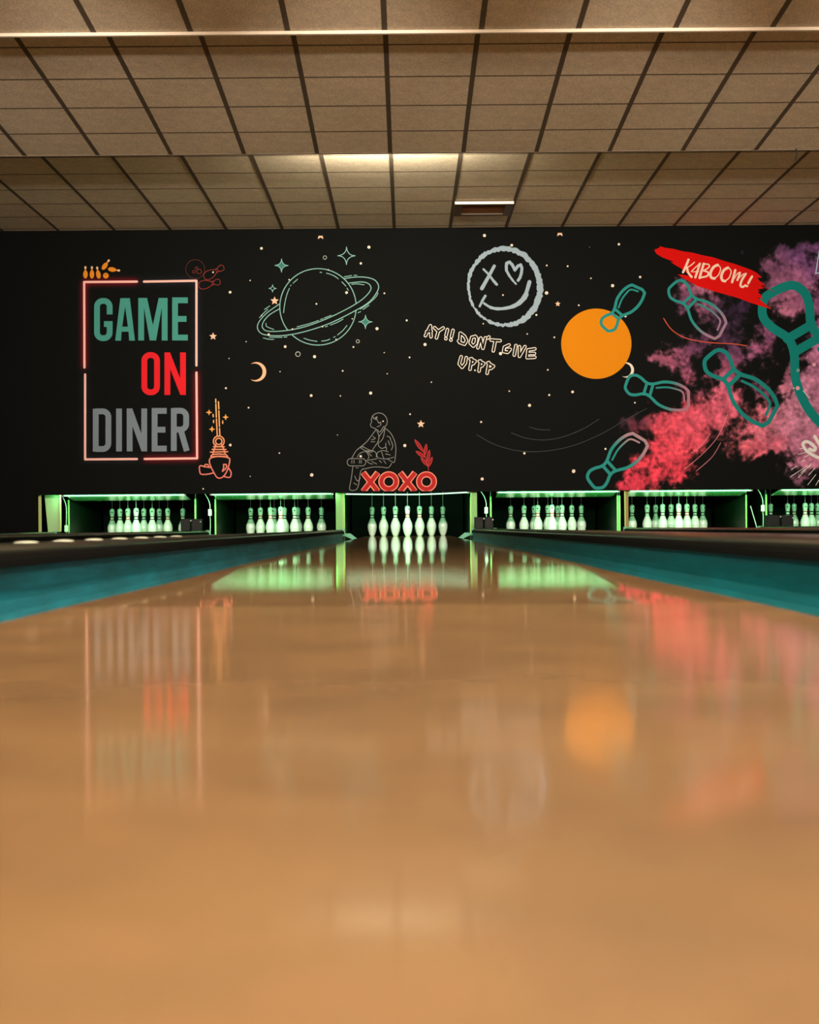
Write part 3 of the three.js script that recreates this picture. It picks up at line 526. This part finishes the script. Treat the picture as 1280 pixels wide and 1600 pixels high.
CAPS.forEach(([a, b, label], i) => {
  const c = (a + b) / 2, cap = thing('divider_cap', label, 'lane divider', [c, 0, 0], 'divider caps between the lanes');
  const outline = capShape(a - c, b - c), split = 0.074, upper = outline.filter((p) => p[1] > split), lower = outline.filter((p) => p[1] <= split);
  const edge = Math.max(...lower.map((p) => p[0]).filter((_, k) => lower[k][1] > 0.06)), mid = lower.filter((p) => p[0] < 0), far = lower.filter((p) => p[0] > 0);
  const wideAt = Math.max(...upper.map((p) => p[0]));
  mesh('top_plate', prism([...upper, [-wideAt, split], [wideAt, split]], 17.2), M.cap, cap);
  mesh('rubber_edge', prism([...far, [wideAt, split], [-wideAt, split], ...mid], 17.2), M.nose, cap);
  for (const s of i === 0 ? [1] : i === 6 ? [-1] : [-1, 1]) mesh('end_plate', rbox(0.05, 0.05, 0.03, 0.006), M.gutterEnd, cap, [s * ((b - a) / 2 - 0.02), 0.072, 17.222]);
  mesh('divider_beam', box(Math.max(0.014, b - a - 0.07), 0.24, 17.15), M.metalDark, floorGroup, [c, -0.1, 17.15 / 2]);
  if (b - a > 0.2) mesh('divider_deck', box(b - a - 0.07, 0.24, 1.9), M.boxBlack, floorGroup, [c, -0.1, 18.2]);
  if (i === 2) for (let z = 2.36; z < 5.1; z += 0.325) { const m = mesh('pale_oval', new THREE.SphereGeometry(1, 16, 8), M.pale_oval, cap, [0.005, 0.089, z]); m.scale.set(0.016, 0.004, 0.085); m.userData.label = 'pale green oval'; }  // row of flat pale green ovals along the cap top
});

// ------------------------------------------------------------------ pit enclosures: kickbacks, posts, soffits, strip lights
const KICK_SIDE = ['left', 'right'];
LANES.forEach((x, i) => {
  [-1, 1].forEach((s, e) => {
    const k = thing('kickback_panel', `dark green upright panel ${KICK_SIDE[e]} of the pins ${WHERE[i]}`, 'panel', [x + s * (GUTTER_OUT + 0.009), 0, KICK], 'upright panels beside the pin racks');
    mesh('board', box(0.01, 0.78, 1.85), M.kickback, k, [0, 0.26, 0.94]);
    mesh('edge_strip', rbox(0.02, 0.46, 0.012, 0.003), M.ledTintBoard, k, [0, 0.25, 0.008]);
    mesh('edge_bead', rbox(0.008, 0.46, 0.014, 0.003), M.paleWood, k, [-s * 0.006, 0.25, 0.002]);
  });
  tag(mesh('pit_curtain', box(1.5, 0.9, 0.03), M.curtain, null, [x, 0.26, KICK + 1.97]), `black curtain behind the pins ${WHERE[i]}`, 'curtain', 'black pit curtains');
  const strip = thing('strip_light', i === 2 ? 'thin bowed green strip light above the middle pins' : `green strip light and sloped panel ${WHERE[i]}`, 'strip light', [i === 1 ? x - 0.04 : x, MASK_BOTTOM - 0.012, MASK + 0.05], 'green strip lights over the pins');
  const glow = new THREE.MeshStandardMaterial({ color: 0x111111, emissive: lin(0.5, 1, 0.6), emissiveIntensity: LIGHT.led.glow });
  if (i === 2) mesh('light_tube', tube([[-0.735, -0.004, 0], [-0.3, -0.012, 0], [0.2, -0.014, 0], [0.735, 0.006, 0]], 0.008), glow, strip);
  else { mesh('light_tube', rbox(1.42, 0.012, 0.02, 0.004), glow, strip); mesh('sloped_panel', box(1.42, 0.008, 0.5), M.soffit, strip, [0, 0.497 - MASK_BOTTOM + 0.016, 0.27], [-0.122, 0, 0]); }
  for (const s of [-1, 1]) mesh('bracket', rbox(0.02, 0.03, 0.03, 0.003), M.whitePlastic, strip, [s * 0.722, 0.008, 0]);
  const l = new THREE.RectAreaLight(lin(...LIGHT.led.color), LIGHT.led.level, 1.5, 0.02);
  l.position.set(0, -0.012, -0.016); strip.add(l); l.lookAt(new THREE.Vector3(x, 0.25, -(MASK + 1.2)));
});
// posts that stand at the wall line
const postSpecs = [  // strip-light green is put into the colour of the tinted posts
  [-0.8, 0.1, M.ledTintBoard, 'green tinted post left of the middle pins'], [0.79, 0.075, M.ledTintBoard, 'green tinted post right of the middle pins'], [2.6, 0.045, M.brownPost, 'brownish green post between the smiley lane and pink cloud lane'],
  [-4.365, 0.03, M.paleWood, 'thin pale post at the far left of the pits'],
];
for (const [x, w, m, label] of postSpecs) {
  const p = thing('pit_post', label, 'post', [x, 0, MASK + 0.08], 'posts between the pits');
  mesh('post', rbox(w, 0.52, 0.04, 0.004), m, p, [0, 0.27, 0]);
  mesh('corner_bead', rbox(0.012, 0.5, 0.012, 0.003), M.paleWood, p, [w * 0.4 * (x > 0 ? -1 : 1), 0.27, -0.022]);
  mesh('foot', rbox(w + 0.02, 0.02, 0.06, 0.004), M.gutterEnd, p, [0, 0.02, 0]);
}
{ // leaning board at the far left
  const b = thing('leaning_board', 'pale green slanted board leaning at the far left pit', 'board', [-4.24, 0, MASK + 0.16]);
  mesh('board', prism([[-0.05, 0], [0.1, 0], [0.1, 0.56], [-0.1, 0.56]], 0.02), std(lin(0.4, 0.6, 0.3), 0.5), b, [0, 0.09, 0]);
  mesh('edge', rbox(0.018, 0.5, 0.03, 0.003), M.paleWood, b, [0.1, 0.35, -0.005]);
}

// ------------------------------------------------------------------ control boxes, cables, sticks
const boxSpecs = [[-2.51, 0.235, 0.14, 'black control box on the divider below the crescent moon'], [0.885, 0.215, 0.135, 'black control box on the divider right of the middle pins'], [4.32, 0.3, 0.13, "black control box on the divider near the photo's right edge"]];
for (const [x, w, h, label] of boxSpecs) {
  const c = thing('control_box', label, 'control box', [x, 0.09, 17.1], 'black control boxes between the pits');
  mesh('housing', rbox(w * 0.46, h, 0.12, 0.006, 2), M.boxBlack, c, [-w * 0.27, h / 2, 0]);
  mesh('housing', rbox(w * 0.46, h, 0.12, 0.006, 2), M.boxBlack, c, [w * 0.27, h / 2, 0]);
  mesh('knob', new THREE.SphereGeometry(0.009, 10, 8), M.whitePlastic, c, [0.0, h * 0.85, -0.06]);
  mesh('knob', new THREE.SphereGeometry(0.009, 10, 8), M.whitePlastic, c, [w * 0.48, h * 0.75, -0.06]);
}
const cableSpecs = [[0.955, 'white cable with plug hanging right of the middle pins'], [-2.395, 'white cable with plug hanging below the crescent moon'], [4.31, "white cable with plug near the photo's right edge"], [-4.14, 'short white cable with plug beside the slanted board']];
cableSpecs.forEach(([x, label], i) => {
  const low = i === 3 ? 0.09 : 0.27, c = thing('cable', label, 'cable', [x, 0, KICK - 0.1], 'cables hanging between the pits');
  mesh('wire', tube([[-0.06, 0.54, 0], [-0.02, 0.47, 0], [0, 0.4, 0], [0, low + 0.06, 0]], 0.006), M.cord, c);
  mesh('plug', rbox(0.042, 0.08, 0.03, 0.005), M.whitePlastic, c, [0, low + 0.04, 0]);
  mesh('lower_wire', tube([[0, low, 0], [0.004, low - 0.06, 0], [0.0, 0.04, 0]], 0.005), M.cord, c);
});
tag(mesh('thin_rod', tube([[0, 0.34, 0], [0.09, 0.022, 0]], 0.006, 4), M.cord, null, [4.17, 0, KICK - 0.06]), "thin pale rod leaning near the photo's right edge", 'rod');

// ------------------------------------------------------------------ bowling pins
const INCH = 0.0254;
const PIN = [[0, 0], [0.9, 0], [1.02, 0.06], [1.41, 0.75], [1.74, 1.6], [1.953, 2.25], [2.2, 3.375], [2.383, 4.5], [2.38, 5.1], [2.28, 5.875], [2.1, 6.6], [1.852, 7.25], [1.5, 8], [1.235, 8.625], [1.02, 9.25], [0.915, 9.75], [0.9, 10.1], [0.935, 10.6], [0.982, 10.875], [1.097, 11.75], [1.21, 12.625], [1.273, 13.5], [1.22, 14.1], [1.02, 14.6], [0.68, 14.9], [0.3, 15], [0, 15]];
const pinCurve = new THREE.SplineCurve(PIN.slice(2, 25).map(([r, y]) => new THREE.Vector2(r * INCH, y * INCH)));
const pinBody = new THREE.LatheGeometry([new THREE.Vector2(0, 0), new THREE.Vector2(0.9 * INCH, 0), ...pinCurve.getPoints(56), new THREE.Vector2(0.3 * INCH, 15 * INCH), new THREE.Vector2(0, 15 * INCH)], 28);
const radiusAt = (y) => { let i = 0; while (PIN[i + 1][1] < y) i++; const [r0, y0] = PIN[i], [r1, y1] = PIN[i + 1]; return r0 + (r1 - r0) * (y - y0) / (y1 - y0 || 1); };
const band = (y0, y1) => new THREE.LatheGeometry([0, 0.5, 1].map((t) => { const y = y0 + (y1 - y0) * t; return new THREE.Vector2((radiusAt(y) + 0.035) * INCH, y * INCH); }).reduce((l, p, k, all) => (k === 0 ? [new THREE.Vector2(p.x - 0.002, p.y), p] : k === 2 ? [...l, p, new THREE.Vector2(p.x - 0.002, p.y)] : [...l, p]), []), 28);
const bandLow = band(9.15, 9.6), bandHigh = band(10.45, 10.95);
const dotGeo = new THREE.SphereGeometry(0.0085, 10, 6).scale(1, 1.15, 0.35);
const smallMark = new THREE.SphereGeometry(0.01, 10, 6).scale(1, 0.6, 0.3);
const cordGeo = new THREE.CylinderGeometry(0.0032, 0.0032, 0.27, 6).translate(0, 15 * INCH + 0.134, 0);
const SPOT_NAMES = ['front pin', 'left pin of second row', 'right pin of second row', 'left pin of third row', 'middle pin of third row', 'right pin of third row', 'leftmost pin of back row', 'second left pin of back row', 'second right pin of back row', 'rightmost pin of back row'];
const SPOT_AT = [[0, 0], [-1, 1], [1, 1], [-2, 2], [0, 2], [2, 2], [-3, 3], [-1, 3], [1, 3], [3, 3]];
// kind of neck bands per pin: d dark, r red, s a single dark band
const BANDS = ['drdddrrddr', 'rrdrdrdddd', 'rdrsrddrdd'.replace(/^./, 'r'), 'rrddddrdrd', 'rdrsdddsdd', 'drdddddrdd'];
const rowMaterials = { d: M.bandDark, r: M.bandRed, s: M.bandDark };
function makePin(kind) {
  const g = new THREE.Group();
  mesh('body', pinBody, M.pin, g);
  if (kind !== 's') mesh('neck_band', bandLow, rowMaterials[kind], g);
  mesh('neck_band', bandHigh, rowMaterials[kind], g);
  mesh('head_mark', dotGeo, M.ink, g, [0, 13.2 * INCH, -(1.25 * INCH)]);
  mesh('hanging_cord', cordGeo, M.cord, g);
  return g;
}
const kinds = { d: makePin('d'), r: makePin('r'), s: makePin('s') };
LANES.forEach((x, i) => SPOT_AT.forEach(([a, row], j) => {
  const kind = BANDS[i][j], pin = kinds[kind].clone();
  pin.name = numbered('bowling_pin');
  pin.position.set(x + a * 0.1524, 0.0, -(HEAD + row * 0.264));
  pin.rotation.y = (rnd() - 0.5) * 1.9;
  pin.userData = { label: `bowling pin, ${kind === 'r' ? 'red' : 'dark'} bands, ${SPOT_NAMES[j]} ${WHERE[i]}`, category: 'bowling pin', group: 'string hung bowling pins' };
  if (kind === 's') pin.userData.label = pin.userData.label.replace('dark bands', 'single band');
  add(pin);
}));

// ------------------------------------------------------------------ added lamps, outside the frame
ADDED_PENDANTS.forEach(([x, y, z], i) => {  // unseen globes added to light the lane and ceiling
  const p = thing('added_pendant_lamp', ['left', 'middle', 'right'][i] + ' of three added warm globe pendants above the approach', 'lamp', [x, y, z], 'added globe pendants over the approach');
  mesh('globe', new THREE.SphereGeometry(0.16, 24, 16), new THREE.MeshStandardMaterial({ color: 0x222222, emissive: lin(...LIGHT.pendant.color), emissiveIntensity: 6 }), p);
  mesh('stem', new THREE.CylinderGeometry(0.01, 0.01, 0.66, 8), M.metalDark, p, [0, 0.48, 0]);
  mesh('canopy', new THREE.CylinderGeometry(0.06, 0.06, 0.03, 16), M.metalDark, p, [0, 0.8, 0]);
  const l = new THREE.PointLight(lin(...LIGHT.pendant.color), LIGHT.pendant.cd, 0, 2);
  l.castShadow = true; l.shadow.radius = 6; p.add(l);
});
ADDED_SPOTS.forEach(([x, y, z], i) => {  // unseen spots added to brighten the mural
  const p = thing('added_spot_lamp', ['first', 'second', 'third', 'fourth', 'fifth', 'sixth'][i] + ' added ceiling spot lamp from the left, aimed at the mural', 'lamp', [x, y, z], 'added ceiling spots aimed at the mural');
  const head = mesh('shade', new THREE.CylinderGeometry(0.05, 0.06, 0.16, 20, 1, true).rotateX(Math.PI / 2).rotateX(0.12), new THREE.MeshPhysicalMaterial({ color: lin(0.02, 0.02, 0.02), roughness: 0.5, side: THREE.DoubleSide }), p);
  mesh('lens', new THREE.CylinderGeometry(0.045, 0.045, 0.01, 20).rotateX(Math.PI / 2), new THREE.MeshStandardMaterial({ color: 0x222222, emissive: lin(...LIGHT.spot.color), emissiveIntensity: 1 }), p, [0, -0.01, 0.06]);
  mesh('arm', new THREE.CylinderGeometry(0.01, 0.01, 0.66, 8), M.metalDark, p, [0, 0.35, 0]);
  const l = new THREE.SpotLight(lin(...LIGHT.spot.color), LIGHT.spot.cd, 0, 0.415, 1, 2);
  l.position.set(0, -0.012, -0.09); l.castShadow = true; l.shadow.radius = 2; p.add(l);
  l.target.position.set(0, 1.5 - y, -(MASK - z)); p.add(l.target); l.target.name = 'aim';
});

renderer.render(scene, camera);
